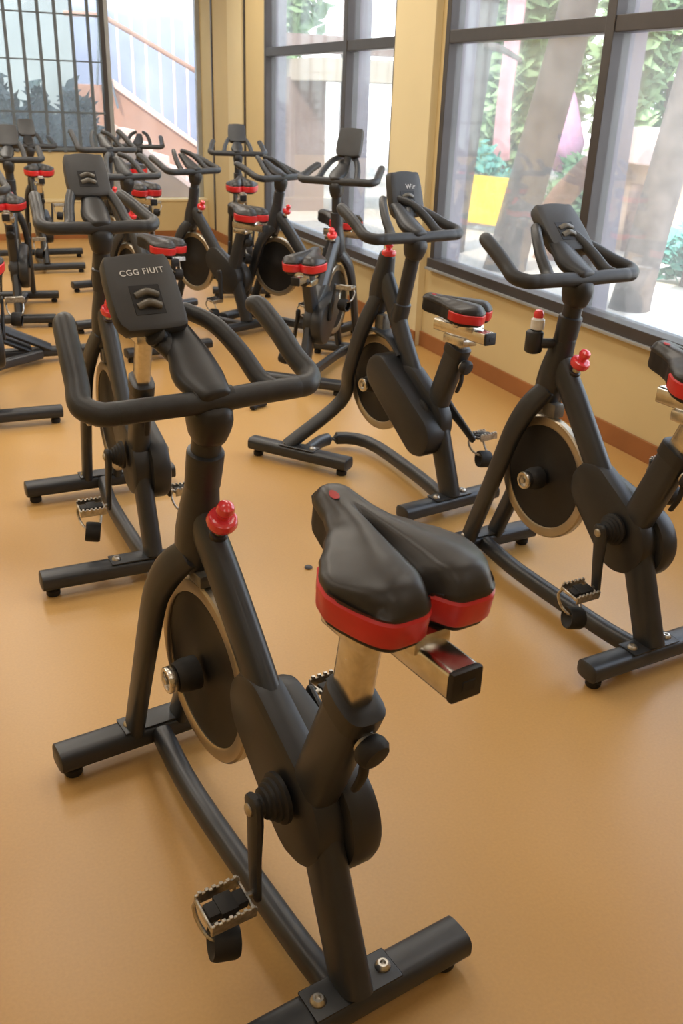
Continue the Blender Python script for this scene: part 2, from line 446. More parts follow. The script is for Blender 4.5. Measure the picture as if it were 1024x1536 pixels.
def make_bike(label, o, yaw, k=1.0, bar_z=1.075, seat_z=0.0, seat_x=0.0, head_z=0.0, con_y=0.0, con_x=0.0, con_tilt=38, con_yaw=0.0, con_z=0.0,
              text=None, hi=True, front_yaw=0.0, half=0.25, front_half=None, wide=0.235, fender=False, lean=0.0, crank_deg=-100, guard_left=False,
              horn=1.0, two_knobs=False, stem=True, con=True, front_y=0.0, front_x=.87, rear_y=0.0, bar_x=.51, inner=(1, -1), horn_in=(.88, .88), horn_up=1.0, con_s=.86, base_pts=None, legs=(-1, 1), crank_right=None, post_base=None, knob_at=None, saddle_s=1.0, saddle_yaw=0.0, post_dx=0.0, saddle_dz=0.0, cranks=(1, -1)):
    S = 18 if hi else 10
    X = lambda x: x * k
    root = thing('spin_bike', label, 'exercise bike', (o[0], o[1], 0), yaw + PI / 2, 'black spin bikes standing on the gym floor')
    P, C = M['paint'], M['cover']
    fh = front_half or half
    hz = head_z
    # ---- stabilizers
    def stabilizer(cx, yw, hl, cy=0.0):
        ca, sa = math.cos(yw), math.sin(yw)
        def at(u, y, z=0): return (X(cx) - sa * y + ca * u, cy + ca * y + sa * u, z)
        st = obj('stabilizer', tube([at(0, -hl, .060), at(0, hl, .060)], .030, .041, (0, 0, 1), S + 4, 1, 3.2, 0.12), P, root)
        for s in (-1, 1):
            y = s * (hl - .035)
            obj('foot', lathe([(0, .0), (.021, .0), (.024, .006), (.024, .020), (.018, .026), (.018, .036), (0, .036)], at(0, y), (0, 0, 1), 16), M['matte'], st)
        if hi:
            obj('mounting_plate', xf(box(-.036, .036, -.095, .095, .0885, .0935, .004), Matrix.Translation(Vector(at(0, 0))) @ Matrix.Rotation(yw, 4, 'Z')), P, st)
            for s in (-1, 1):
                obj('bolt', lathe([(.0, .004), (.004, .004), (.006, .009), (.010, .009), (.014, .005), (.016, 0), (.016, -.004), (0, -.004)], at(0.0, s * .072, .0945), (0, 0, 1), 18), M['steel'], st)
        return at
    stabilizer(0, 0, half, rear_y)
    fat = stabilizer(front_x, front_yaw, fh, front_y)
    # ---- base tube and posts
    obj('base_tube', tube(base_pts or [(X(.83), front_y, .060), (X(.60), .02, .052), (X(.2), .022, .052), (X(.03), .02, .060)], .026, .030, (0, 1, 0), S, 4, 2.6, 0.1), P, root)
    obj('rear_leg', tube([(X(-.002), 0, .085), (X(.045), 0, .20), (X(.095), 0, .32), (X(.125), 0, .40)], .031, .052, (0, 1, 0), S, 4, 2.6, 0.1), P, root)
    # fork legs
    for s in legs:
        f0 = fat(-.01, s * .062, .085)
        pts = [f0, (X(.775), s * .066, .30), (X(.715), s * .066, .46), (X(.672), s * .060, .585), (X(.628), s * .044, .665 + hz * .4), (X(.578), s * .020, .722 + hz)]
        obj('fork_leg', tube(pts, .021, .034, (0, 1, 0), S, 5, 2.6, 0.1, [1, 1, 1.05, 1.1, 1.15, 1.0]), P, root)
    # main frame: head, main tube, seat tube
    head = tube([(X(.600), 0, .690 + hz * .8), (X(.588), 0, .745 + hz), (X(.570), 0, .81 + hz), (X(.556), 0, .865 + hz), (X(.550), 0, .895 + hz)],
                .040, .047, (0, 1, 0), S, 4, 2.2, 0.5, [.98, 1.08, 1.02, .86, .80])
    main = tube([(X(.565), 0, .815 + hz), (X(.48), 0, .735 + hz * .6), (X(.39), 0, .635 + hz * .2), (X(.30), 0, .530), (X(.235), 0, .45)], .030, .046, (0, 1, 0), S, 4, 2.3, 0.1)
    a0, a1 = Vector((X(.20), 0, .285)), Vector((X(.028), 0, .718))
    seat_t = tube([tuple(a0), tuple(a0.lerp(a1, .5)), tuple(a1)], .034, .049, (0, 1, 0), S + 2, 2, 3.2, 0.05)
    fr = obj('frame', merge(head, main), P, root)
    st = obj('seat_tube', seat_t, P, root)
    if hi:
        d = (a1 - a0).normalized()
        obj('collar', tube([tuple(a1 - d * .035), tuple(a1 + d * .004)], .039, .054, (0, 1, 0), S + 2, 1, 3.2, 0.08), M['cover'], st)
    # ---- drive cover
    if guard_left:
        out = hull_circles((X(.44), .52), .085, (X(.15), .33), .095)
        gy0, gy1 = -.02, .105
    else:
        out = hull_circles((X(.33), .455), .078, (X(.150), .372), .118)
        gy0, gy1 = -.092, -.022
    gd = obj('chain_guard', prism(out, gy0, gy1, .018), C, root)
    out2 = hull_circles((X(.315), .487), .092, (X(.170), .378), .112)
    obj('inner_cover', prism(out2, -.034, .036, .020), C, root)
    if hi:
        obj('axle_boss', lathe([(.05, 0), (.05, .008), (.042, .012), (.042, .018), (.036, .021), (.036, .027), (.030, .030), (.030, .036), (.022, .04), (.022, .05), (0, .05)], (X(.175), .048, .415), (0, 1, 0), 24), M['matte'], root)
    # ---- flywheel
    fc = (X(.558), 0, .440)
    fw = obj('flywheel', lathe([(0, .010), (.045, .010), (.05, .007), (.150, .005), (.176, .0085), (.181, .0075), (.181, -.0075), (.176, -.0085), (.150, -.005), (.05, -.007), (.045, -.010), (0, -.010)], fc, (0, 1, 0), 56 if hi else 28), M['dark'], root)
    obj('rim', lathe([(.178, .011), (.183, .0145), (.208, .0145), (.213, .010), (.213, -.010), (.208, -.0145), (.183, -.0145), (.178, -.011)], fc, (0, 1, 0), 64 if hi else 32, True), M['rim'], fw)
    if hi:
        for s in (1, -1):
            obj('hub', lathe([(.0, .020), (.030, .020), (.034, .015), (.038, .0), (.038, -.03)], (fc[0], s * .055, fc[2]), (0, s, 0), 28), M['matte'], fw)
        obj('axle_ring', lathe([(.020, .0), (.029, .0), (.030, .003), (.030, .016), (.028, .019), (.021, .019), (.019, .014), (.019, .003)], (fc[0], .078, fc[2]), (0, 1, 0), 28, True), M['chrome'], fw)
        obj('axle_nut', lathe([(.019, -.01), (.019, .010), (.009, .014), (.009, .022), (0, .024)], (fc[0], .078, fc[2]), (0, 1, 0), 20), M['steel'], fw)
        # brake block above the wheel
        obj('brake_pad', box(X(.56) - .03, X(.56) + .03, -.022, .022, .655, .685 + hz * .6, .008), M['pad'], root)
    if fender:
        arc = []
        for q in range(9):
            th = math.radians(40 + q * 12)
            arc.append((fc[0] + .235 * math.cos(th), .0, fc[2] + .235 * math.sin(th)))
        obj('fender', tube(arc, .045, .010, (0, 1, 0), S, 2, 3.0, 0.1), P, root)
    # ---- cranks and pedals
    bb = Vector((X(.175), 0, .415))
    ang = math.radians(crank_deg)
    for s in cranks:
        dv = Vector((math.cos(ang), 0, math.sin(ang))) * s
        if s < 0 and crank_right is not None: dv = Vector((math.cos(math.radians(crank_right)), 0, math.sin(math.radians(crank_right))))
        y = s * .112
        c0 = bb + Vector((0, y - s * .010, 0)); c1 = bb + dv * .175 + Vector((0, y + s * .004, 0))
        cr = obj('crank_arm', tube([tuple(c0 - dv * .012), tuple(c0 + dv * .03), tuple(c0.lerp(c1, .55)), tuple(c1 + dv * .008)], .010, .022, (0, 1, 0), 12, 3, 2.6, 0.5, [1.15, 1.1, .92, .8]), M['cover'], root)
        if hi:
            obj('crank_bolt', lathe([(.013, -.004), (.013, .003), (.009, .006), (0, .006)], tuple(c0 + Vector((0, s * .010, 0))), (0, s, 0), 16), M['steel'], cr)
        pc = c1 + Vector((0, s * .062, 0))
        pd = obj('pedal', merge(box(-.016, .016, -.040, .040, -.010, .010, .004), box(-.022, .022, -.018, .018, -.013, .013, .005)), M['matte'], root)
        cage = bmesh.new()
        for sx in (-1, 1):
            cage = merge(cage, box(sx * .036 - .003, sx * .036 + .003, -.046, .046, -.013, .013, .0015, 1))
            if hi:
                for t in range(6):
                    cage = merge(cage, box(sx * .036 - .0035, sx * .036 + .0035, -.041 + t * .0145, -.033 + t * .0145, .011, .018, .001, 1))
        cage = merge(cage, box(-.036, .036, .040, .046, -.005, .005, .0015, 1), box(-.036, .036, -.046, -.040, -.005, .005, .0015, 1))
        pt = [pd, obj('cage', cage, M['steel'], pd)]
        if hi:
            ax = rtube([(0, -s * .062, 0), (0, 0, 0)], .006, 10)
            pt.append(obj('spindle', ax, M['steel'], pd))
        # the toe clip hangs under the pedal
        wires = rtube([(.036, .034, -.006), (.044, .042, -.030), (.026, .038, -.062), (-.002, .026, -.078), (-.006, 0, -.084), (.002, -.026, -.078), (.030, -.038, -.062), (.046, -.042, -.030), (.036, -.034, -.006)], .0045, 8, 4)
        pt.append(obj('toe_clip', wires, M['steel'], pd))
        strap = lathe([(.026, -.024), (.033, -.026), (.036, -.018), (.036, .018), (.033, .026), (.026, .024), (.012, .010), (0, .008), (0, -.008), (.012, -.010)], (0, 0, 0), (0.25, 1, .12), 22, False)
        strap = xf(strap, Matrix.Translation((-.004, 0, -.100)))
        pt.append(obj('toe_strap', strap, M['matte'], pd))
        tilt = Matrix.Translation(pc) @ Matrix.Rotation(math.radians(-8 * s), 4, 'Y')
        for q in pt:
            q.data.transform(tilt)
    # ---- handlebar post
    b0 = Vector((X(post_base[0]), 0, post_base[1])) if post_base else Vector((X(.551), 0, .885 + hz)); bx = X(bar_x)
    b1 = Vector((bx + .012, 0, bar_z - .025))
    ax = (b1 - b0).normalized(); Lp = (b1 - b0).length
    def up(t): return tuple(b0 + ax * t)
    ps = obj('handlebar_post', tube([up(0), up(Lp)], .030, .030, (0, 1, 0), S + 4, 1, 2.0, 0.02), P, root)
    obj('collar', tube([up(.0), up(.028), up(.07), up(.078)], .037, .037, (0, 1, 0), S + 4, 3, 2.0, 0.12, [.98, 1, 1.02, 1.0]), P, ps)
    obj('clamp', tube([up(Lp - .055), up(Lp - .03), up(Lp - .005), up(Lp + .012)], .040, .046, (0, 1, 0), S, 3, 2.6, 0.3, [.85, 1.0, 1.05, .95]), C, ps)
    # ---- handlebar : cross bar, outer horns, inner aero arms
    z = bar_z
    cross = rtube([(bx, -wide * .78, z), (bx - .003, -wide * .4, z), (bx - .004, 0, z - .002), (bx - .003, wide * .4, z), (bx, wide * .78, z)], .022, S, 4)
    hb = obj('handlebar', cross, M['foam'], root)
    hl = .235 * horn
    for s in (-1, 1):
        hi_ = horn_in[0] if s > 0 else horn_in[1]
        pts = [(bx, s * wide * .76, z), (bx + .006, s * wide * .90, z + .001), (bx + .040, s * wide * 1.0, z + .010), (bx + .040 + (hl - .04) * .28, s * wide * (.99 * .75 + .25 * hi_), z + .010 + .035 * horn_up), (bx + .040 + (hl - .04) * .6, s * wide * (.4 + .6 * hi_), z + .010 + .085 * horn_up), (bx + hl, s * wide * hi_, z + .010 + .135 * horn_up), (bx + hl + .018, s * wide * hi_ * .97, z + .010 + .142 * horn_up)]
        obj('horn', rtube(pts, .022, S, 5, .8, [1, 1, 1.02, 1, 1, .98, .9]), M['foam'], hb)
        if s not in inner: continue
        pts = [(bx, s * wide * .56, z + .004), (bx + .03, s * wide * .50, z + .016), (bx + .085, s * wide * .44, z + .060), (bx + .145, s * wide * .32, z + .105), (bx + .20, s * wide * .16, z + .125)]
        obj('inner_arm', rtube(pts, .017, S, 5, .6, [1.1, 1.1, 1.05, 1, .95]), M['foam'], hb)
    obj('stem_cover', tube([(bx - .018, 0, z + .012), (bx + .04, .006, z + .030), (bx + .10, .0, z + .062), (bx + .165, 0, z + .105)], .048, .022, (0, 1, 0), S, 4, 2.3, 0.4, [.7, 1.05, .9, .55]), C, hb)
    if hi:
        for s in (-1, 1):
            obj('bar_sleeve', rtube([(bx, s * .028 - .012, z - .001), (bx, s * .028 + .012, z - .001)], .0245, S, 1, .1), M['cover'], hb)
    # ---- console
    if con:
        t = math.radians(con_tilt)
        right = Vector((math.sin(con_yaw), -math.cos(con_yaw), 0))
        fwd = Vector((math.cos(con_yaw), math.sin(con_yaw), 0))
        upv = fwd * math.sin(t) + Vector((0, 0, 1)) * math.cos(t)
        nrm = right.cross(upv)                      # faces the rider
        cc = Vector((bx + .165 + con_x, con_y, z + .165 + con_z))
        MC = Matrix(((right.x, upv.x, nrm.x, cc.x), (right.y, upv.y, nrm.y, cc.y), (right.z, upv.z, nrm.z, cc.z), (0, 0, 0, 1))) @ Matrix.Scale(con_s, 4)
        W, H = .090, .100
        def outline(s=1.0):
            pts = []
            for (x, y) in ((-.066, -.100), (.066, -.100), (.088, -.062), (.083, .080), (.052, .096), (0, .101), (-.052, .096), (-.083, .080), (-.088, -.062)):
                pts.append((x * s, y * s))
            return crom(pts + [pts[0]], 3)[:-1]
        body = prism(outline(), -.045, .0, .010)
        # prism extrudes along y with (x,z) outline -> map to console axes (x, up=z, normal=y)
        body = xf(body, Matrix(((1, 0, 0, 0), (0, 0, 1, 0), (0, 1, 0, 0), (0, 0, 0, 1))))
        ctop = obj('console', xf(body, MC), M['console'], root, sharp=0.5)
        if hi:
            fr_ = bmesh.new()
            x0, x1, y0, y1 = -.040, .036, -.062, .014
            obj('screen_recess', xf(box(x0, x1, y0, y1, -.002, .0012, .0006, 1), MC), M['dark'], ctop)
            for yy, ht in ((-.012, .018), (-.040, .020)):
                pad = tube([(x0 + .012, yy, -.004), ((x0 + x1) / 2, yy + .006, .004), (x1 - .010, yy - .002, -.002)], .010, ht * .5, (0, 0, 1), 12, 4, 2.6, .2)
                obj('roller', xf(pad, MC), M['pad'], ctop)
        if text:
            obj('lettering', text_bm(text[0], text[1], MC @ Matrix.Translation((text[2], text[3], .0006)) @ Matrix.Rotation(text[4], 4, 'Z')), M['white'], ctop, smooth=False)
        obj('console_bracket', tube([(bx + .10, con_y * .3, z + .055), (bx + .135 + con_x * .5, con_y * .7, z + .085), tuple(cc - upv * .085 - nrm * .02)], .022, .016, (0, 1, 0), 12, 4, 2.4, .2), C, root)
    # ---- resistance knob
    kb = Vector((X(.500), 0, .775 + hz * .7)); kd = Vector((-.45, 0, .9)).normalized()
    if knob_at: kb = Vector((X(knob_at[0]), 0, knob_at[1])); kd = Vector((0, 0, 1))
    def kk(t): return tuple(kb + kd * t)
    kn = obj('resistance_knob', lathe([(0, .054), (.010, .052), (.022, .054), (.029, .060), (.032, .070), (.029, .080), (.022, .084), (.013, .083), (.012, .090), (.016, .096), (.019, .104), (.016, .114), (.008, .119), (0, .120)], kb, kd, 24 if hi else 12), M['knob'], root)
    obj('knob_stem', rtube([kk(0), kk(.035), kk(.056)], .013, 14, 1, .1), M['clear' if not hi else 'steel'], kn)
    obj('knob_socket', rtube([kk(-.03), kk(.034)], .019, 14, 1, .2), C, kn)
    if two_knobs:
        s2 = obj('brake_housing', tube([(X(.60), .085, .845 + hz), (X(.60), .085, .905 + hz)], .026, .026, (0, 1, 0), 16, 1, 2.6, .3), C, root)
        obj('housing_arm', rtube([(X(.565), .02, .87 + hz), (X(.595), .08, .87 + hz)], .016, 10, 1), C, s2)
        obj('housing_cap', lathe([(.022, .0), (.022, .03), (.015, .036), (0, .036)], (X(.60), .078, .915 + hz), (0, 0, 1), 18), M['clear'], s2)
        obj('release_button', lathe([(.014, .0), (.017, .012), (.012, .024), (0, .027)], (X(.60), .078, .950 + hz), (0, 0, 1), 18), M['knob'], s2)
    # ---- seat post, slider, saddle
    d = (a1 - a0).normalized()
    sz = seat_z
    p1 = a1 + d * (.075 + sz) + Vector((post_dx, 0, 0))
    sp = obj('seat_post', tube([tuple(a1 - d * .05), tuple(p1)], .024, .034, (0, 1, 0), S + 2, 1, 4.5, 0.02), M['chrome'], root)
    pz = p1.z
    obj('post_head', box(p1.x - .056, p1.x + .066, -.037, .037, pz - .012, pz + .020, .006), M['chrome'], sp)
    sl = obj('seat_slider', tube([(p1.x + .085 + seat_x, 0, pz + .042), (p1.x - .215 + seat_x, 0, pz + .042)], .024, .027, (0, 0, 1), S + 2, 1, 6, 0.02), M['chrome'], root)
    obj('end_plug', box(p1.x - .225 + seat_x, p1.x - .213 + seat_x, -.026, .026, pz + .019, pz + .065, .004), M['dark'], sl)
    if hi:
        obj('plug_slot', box(p1.x - .2265 + seat_x, p1.x - .224 + seat_x, -.012, .010, pz + .034, pz + .050, .001, 1), M['matte'], sl)
    obj('saddle_clamp', merge(box(p1.x - .150 + seat_x, p1.x - .030 + seat_x, -.034, .034, pz + .048, pz + .084, .014), rtube([(p1.x - .07 + seat_x, -.045, pz + .070), (p1.x - .07 + seat_x, .045, pz + .070)], .012, 12, 1)), M['chrome'], sl)
    bmT, bmL, bmR, bmK = saddle_meshes(hi)
    MS = Matrix.Translation((p1.x - .035 + seat_x, 0, pz + .082 + .066 * saddle_s + saddle_dz)) @ Matrix.Rotation(saddle_yaw, 4, 'Z') @ Matrix.Rotation(math.radians(-5 - lean), 4, 'Y') @ Matrix.Scale(saddle_s, 4)
    sd = obj('saddle', xf(bmT, MS), M['seat'], root, sharp=1.2)
    obj('shell', xf(bmL, MS), M['matte'], sd)
    obj('red_band', xf(bmR, MS), M['red'], sd)
    if hi: obj('red_print', xf(bmK, MS), M['redmark'], sd)
    # ---- seat height knob and lever
    kq = a1 - d * .060 + Vector((-.045, 0, -.01))
    ak = obj('seat_knob', lathe([(.010, -.02), (.012, .012), (.026, .014), (.030, .022), (.030, .036), (.024, .044), (.010, .046), (0, .046)], kq, (-.93, -.1, -.3), 14), M['matte'], root)
    if hi:
        obj('knob_ring', lathe([(.019, .006), (.0225, .008), (.0225, .013), (.019, .015)], kq, (-.93, -.1, -.3), 20, True), M['steel'], ak)
        obj('lever', tube([tuple(kq + Vector((-.012, 0, -.03))), tuple(kq + Vector((-.004, -.004, -.075))), tuple(kq + Vector((.018, -.006, -.120)))], .010, .007, (0, 1, 0), 12, 3, 2.4, .4, [.8, 1, .9]), M['matte'], ak)
    return root

# ------------------------------------------------------------------ bikes (nearest first)
make_bike('nearest black spin bike, big saddle with red rear band in the foreground', (.532, 1.072), .17, k=1.08, con_y=.055, con_z=.012, text=('CGG FIUIT', .021, .004, .048, .05), half=.262,
          inner=(-1,), horn=.82, horn_up=.78, seat_z=.075, post_dx=.048, seat_x=-.018, saddle_dz=.010, lean=2, crank_right=24, bar_x=.50, con_s=.80)
make_bike('spin bike at the right, beside the window, its saddle cut off by the frame edge', (1.872, 1.83), .10, head_z=.03, bar_z=1.115, seat_z=.03, seat_x=.05, con_y=-.05, two_knobs=True, con_tilt=48, con_s=.93,
          horn=.80, horn_up=.62, horn_in=(1.0, .40), con_z=-.03)
make_bike('spin bike in the middle, front stabilizer turned askew, red-backed saddle facing the window wall', (1.854, 3.057), .19, k=.95, head_z=.10, bar_z=1.095, seat_z=-.05, seat_x=.055, con_y=-.085, con_x=.03, post_base=(.44, .74), knob_at=(.54, .935), saddle_s=.84, saddle_yaw=.55, cranks=(-1,), crank_right=215, fender=True, guard_left=True,
          front_yaw=-1.1, front_y=.25, front_x=.84, front_half=.265, bar_x=.34, legs=(1,), base_pts=[(.79, .22, .06), (.90, .02, .055), (.78, -.13, .052), (.35, -.08, .052), (.03, -.0, .06)], text=('Wir', .030, .02, .03, 0), con_tilt=18, horn=.85, horn_up=.6, horn_in=(1.0, .5), con_z=-.02, con_s=.92)
make_bike('spin bike at the left directly behind the nearest bike console, both pedal straps hanging', (.575, 2.93), .05, k=.95, bar_z=1.15, head_z=.04, half=.33, rear_y=.06, front_half=.315, crank_right=-85, horn_up=.5, wide=.20, seat_z=.10, saddle_s=.85, horn_in=(.9, .7))
far = [
 ('spin bike cut off by the left edge, standing behind the bike with hanging pedal straps', (.17, 4.75), 0.0, dict(k=1.42, half=.33, front_y=-.36, seat_z=-.1, horn_up=.5)),
 ('spin bike near the window pillar with a raised tilted console and low red saddle', (1.90, 4.90), -.72, dict(seat_z=-.18, con_y=-.02, con_tilt=25, bar_z=1.14, con_z=.05, horn_up=.4)),
 ('spin bike just right of the nearest console, turned slightly, low red-tipped saddle', (1.33, 5.86), .22, dict(con=False, seat_z=-.22, half=.30, saddle_yaw=.5, horn_up=.7)),
 ('spin bike in the middle of the far cluster, in front of the yellow corner', (2.02, 6.35), .45, dict(con=False, horn_up=.5, seat_z=-.08)),
 ('spin bike at the far left with a flat dark top below the window bars', (.50, 6.95), -.15, dict(bar_z=1.10, horn_up=.4, seat_z=-.05)),
 ('spin bike behind the far cluster, nearest to the stair window', (1.50, 7.35), .25, dict(con=False, bar_z=1.15, horn_up=.8)),
 ('spin bike beside the left-hand garden window, farthest along that window', (2.38, 7.6), -.25, dict(bar_z=1.12, horn_up=.5)),
 ('spin bike half hidden in the far cluster, beside the low sill of the left-hand window', (2.60, 6.05), .55, dict(con=False, bar_z=1.06, horn_up=.5, seat_z=-.1)),
 ('small distant spin bike at left in front of the low yellow wall', (.95, 9.08), .0, dict(half=.34, front_half=.45, horn_up=.4)),
 ('small distant spin bike in front of the stairs outside', (1.85, 9.3), -.3, dict(con=False, horn_up=.5)),
]
for lab, o, yaw, kw in far:
    make_bike(lab, o, yaw, hi=False, **kw)

# small things lying on the floor
sb = tube([(-.05, 0, .016), (-.02, .004, .020), (.02, .004, .020), (.05, 0, .017)], .018, .015, (0, 1, 0), 14, 4, 2.6, .5)
o = obj('rubber_strap', sb, M['matte'], None, label='short black rubber strap lying on the floor behind the nearest handlebar', cat='strap')
o.location = (1.545, 4.66, 0); o.rotation_euler = (0, 0, .5)
pb = lathe([(0, 0), (.012, 0), (.016, .004), (.012, .008), (0, .009)], (0, 0, 0), (0, 0, 1), 9)
o = obj('pebble', pb, M['debris'], None, label='tiny grey speck lying on the bare floor in front of the middle bike', cat='debris')
o.location = (1.12, 2.80, 0)

# ------------------------------------------------------------------ room shell
WX, FY, LX, BY, CH = 3.1, 11.4, -3.2, -2.0, 3.1
def wall_with_holes_x(x0, x1, ya, yb, holes, z1=CH):
    """wall slab between x0..x1 running along y with rectangular holes (y0,y1,z0,z1)"""
    bm = bmesh.new()
    ys = sorted(set([ya, yb] + [h[0] for h in holes] + [h[1] for h in holes]))
    for a, b in zip(ys, ys[1:]):
        hs = [h for h in holes if h[0] <= a and h[1] >= b]
        if not hs: bm = merge(bm, box(x0, x1, a, b, 0, z1))
        else:
            bm = merge(bm, box(x0, x1, a, b, 0, hs[0][2]))
            if hs[0][3] < z1: bm = merge(bm, box(x0, x1, a, b, hs[0][3], z1))
    return bm
W1 = (1.2, 5.63, .56, 2.75); W2 = (6.30, 9.12, .42, 2.75)
struct('floor', box(LX, WX + .2, BY, FY + .2, -.06, 0), M['floor'])
struct('ceiling', box(LX, WX + .2, BY, FY + .2, CH, CH + .08), M['ceiling'])
struct('wall_right', wall_with_holes_x(WX, WX + .20, BY, FY + .2, [W1, W2]), M['wall'])
struct('wall_left', box(LX - .1, LX, BY, FY + .2, 0, CH), M['wall'])
struct('wall_back', box(LX, WX, BY - .1, BY, 0, CH), M['wall'])
# pillar between the two windows
struct('trim_1', box(WX - .05, WX + .01, 5.70, 6.26, 0, CH, .004), M['pilaster'])
struct('baseboard_right', merge(box(WX - .014, WX, BY, 5.70, 0, .105, .003), box(WX - .014, WX, 6.26, FY, 0, .105, .003), box(WX - .064, WX - .05, 5.69, 6.27, 0, .105, .003)), M['base'])
# far wall: low wall with a ledge, wall under the barred window, head over the glass
GX = 2.03
struct('wall_far', merge(box(LX, GX, FY, FY + .2, 0, .92), box(GX, WX, FY, FY + .2, 0, .40), box(LX, WX, FY, FY + .2, 2.8, CH), box(LX, -1.2, FY, FY + .2, .92, 2.8)), M['wall'])
struct('trim_2', box(LX, WX, FY - .16, FY, 0, .40, .006), M['wall'])
struct('trim_3', box(LX, WX, FY - .17, FY + .02, .40, .425, .004), M['pilaster'])
struct('baseboard_far', box(LX, WX, FY - .172, FY - .16, 0, .07, .002), M['base'])
# slim vertical joints in the yellow corner
struct('trim_4', box(WX - .012, WX + .01, 9.72, 9.76, 0, CH), M['frame'])
struct('trim_5', box(WX - .012, WX + .01, 10.9, 10.94, 0, CH), M['frame'])
struct('trim_6', box(WX - .03, WX + .01, 9.76, 10.25, 0, CH, .004), M['pilaster'])

def side_window(n, w, mull, transom, fd=.05):
    y0, y1, z0, z1 = w
    xa, xb = WX - .012, WX + .09
    fw = .052
    fr = merge(box(xa, xb, y0, y0 + fw, z0, z1, .004), box(xa, xb, y1 - fw, y1, z0, z1, .004),
               box(xa, xb, y0, y1, z1 - fw, z1, .004), box(xa - .02, xb, y0, y1, z0, z0 + .062, .004),
               box(xa + .002, xb, y0 + fw, y1 - fw, transom - .036, transom + .036, .004))
    f = struct('window_%d' % n, fr, M['frame'])
    for my in mull:
        struct('mullion', box(xa - .004, xb + .002, my - .034, my + .034, z0 + .0, z1 - .002, .004), M['frame'], f)
    rv = merge(box(xb, WX + .20, y1 - .03, y1 - .001, z0, z1), box(xb, WX + .2, y0 + .001, y0 + .03, z0, z1))
    for my in mull: rv = merge(rv, box(xb, WX + .19, my - .032, my + .032, z0 + .03, z1))
    struct('reveal', rv, M['frame_in'], f)
    struct('sill', box(xa - .035, xa - .015, y0, y1, z0 - .012, z0 + .004, .003), M['alu'], f)  # pale strip added as the bright highlight line along the bottom frame
    struct('outer_sill', box(xb, WX + .24, y0 + .03, y1 - .03, z0 - .01, z0 + .02), M['alu'], f)
    ys = [y0 + fw] + sorted(mull) + [y1 - fw]
    for a, b in zip(ys, ys[1:]):
        for (c, d) in ((z0 + .06, transom - .04), (transom + .04, z1 - fw)):
            struct('pane', box(WX + .045, WX + .05, a, b, c, d), M['glass'], f)
    return f
side_window(1, W1, [4.02, 2.55], 1.955)
side_window(2, W2, [7.2], 1.95)
# far stair window
f = struct('window_3', merge(box(GX, GX + .05, FY + .02, FY + .10, .425, 2.8, .004), box(WX - .05, WX, FY + .02, FY + .10, .425, 2.8, .004), box(GX, WX, FY + .02, FY + .10, 2.75, 2.8, .004)), M['alu'])
struct('pane', box(GX + .05, WX - .05, FY + .055, FY + .06, .425, 2.75), M['glass2'], f)
# barred window
f = struct('window_4', merge(box(-1.2, GX, FY + .04, FY + .12, .92, .98, .004), box(GX - .05, GX, FY - .01, FY + .12, .92, 2.8, .004), box(-1.2, GX, FY + .04, FY + .12, 2.75, 2.8, .004)), M['frame'])
struct('pane', box(-1.2, GX - .05, FY + .07, FY + .075, .98, 2.75), M['glass2'], f)
g = thing('window_grille', 'blue-grey iron bars across the window at upper left', 'window bars', (0, FY, .92))
xs = []
x = -.9
while x < GX - .06:
    xs.append(x); x += .172
for x in xs:
    obj('bar', box(x - .017, x + .017, -.03, -.008, .0, 1.88), M['bars'], g, smooth=False)
for zz, hh in ((.02, .03), (.40, .022), (.92, .014), (1.37, .014)):
    obj('cross_bar', box(-1.2, GX - .05, -.033, -.006, zz, zz + hh), M['bars'], g, smooth=False)

# ------------------------------------------------------------------ outside
struct('ground', box(WX + .2, 40, -6, 40, -.35, -.15), M['ground'])
struct('ground', box(-20, WX + .2, FY + .2, 40, -.35, -.15), M['ground'])

def prism_y(outline, y0, y1): return prism(outline, y0, y1, .01)
# stairs behind the far glass
SY = 13.0
s = thing('outdoor_staircase', 'pinkish outdoor staircase going down to the right, seen through the far window', 'stairs', (2.3, SY, -.15))
obj('stair_wall', prism_y([(-.25, 0), (2.0, 0), (2.0, .30), (1.15, .45), (.0, 1.30), (-.25, 1.30)], 0, .14), M['stairtan'], s, smooth=False)
obj('coping', prism_y([(1.17, .43), (1.17, .50), (.0, 1.37), (-.02, 1.28)], -.03, .16), M['stairpale'], s, smooth=False)
obj('rear_wall', prism_y([(-.25, 0), (2.0, 0), (2.0, .75), (1.5, .95), (.25, 1.78), (-.3, 1.78)], 1.0, 1.15), M['stair'], s, smooth=False)
obj('coping', prism_y([(1.52, .93), (1.52, 1.00), (.25, 1.86), (.23, 1.77)], .96, 1.18), M['stairpale'], s, smooth=False)
for q in range(8):
    obj('tread', box(.12 + q * .22, .36 + q * .22, .14, 1.0, 0, max(.1, 1.25 - q * .16)), M['stairpale'], s, smooth=False)
r = thing('stair_railing', 'pale railing with thin upright bars along the outdoor stairs', 'railing', (2.3, SY, -.15))
obj('handrail', rtube([(-.3, 1.05, 2.62), (.12, 1.05, 2.62), (.30, 1.05, 2.56), (1.55, 1.05, 1.95)], .034, 10, 4), M['stair'], r)
for q in range(9):
    x = .18 + q * .19
    obj('baluster', rtube([(x, 1.05, 1.86 - .66 * max(0, x - .25)), (x, 1.05, 3.6)], .018, 8, 1), M['rail'], r)
obj('brace', merge(rtube([(.12, .95, 2.6), (.04, .95, 1.78)], .016, 8, 1), rtube([(.12, .95, 2.3), (.30, .95, 1.5)], .016, 8, 1)), M['bars'], r)
bw = obj('garden_wall', box(-4, 5.2, SY + 3.0, SY + 3.2, -.15, 6), M['bluewall'], None, smooth=False, label='pale blue sunlit wall standing behind the outdoor stairs', cat='wall')

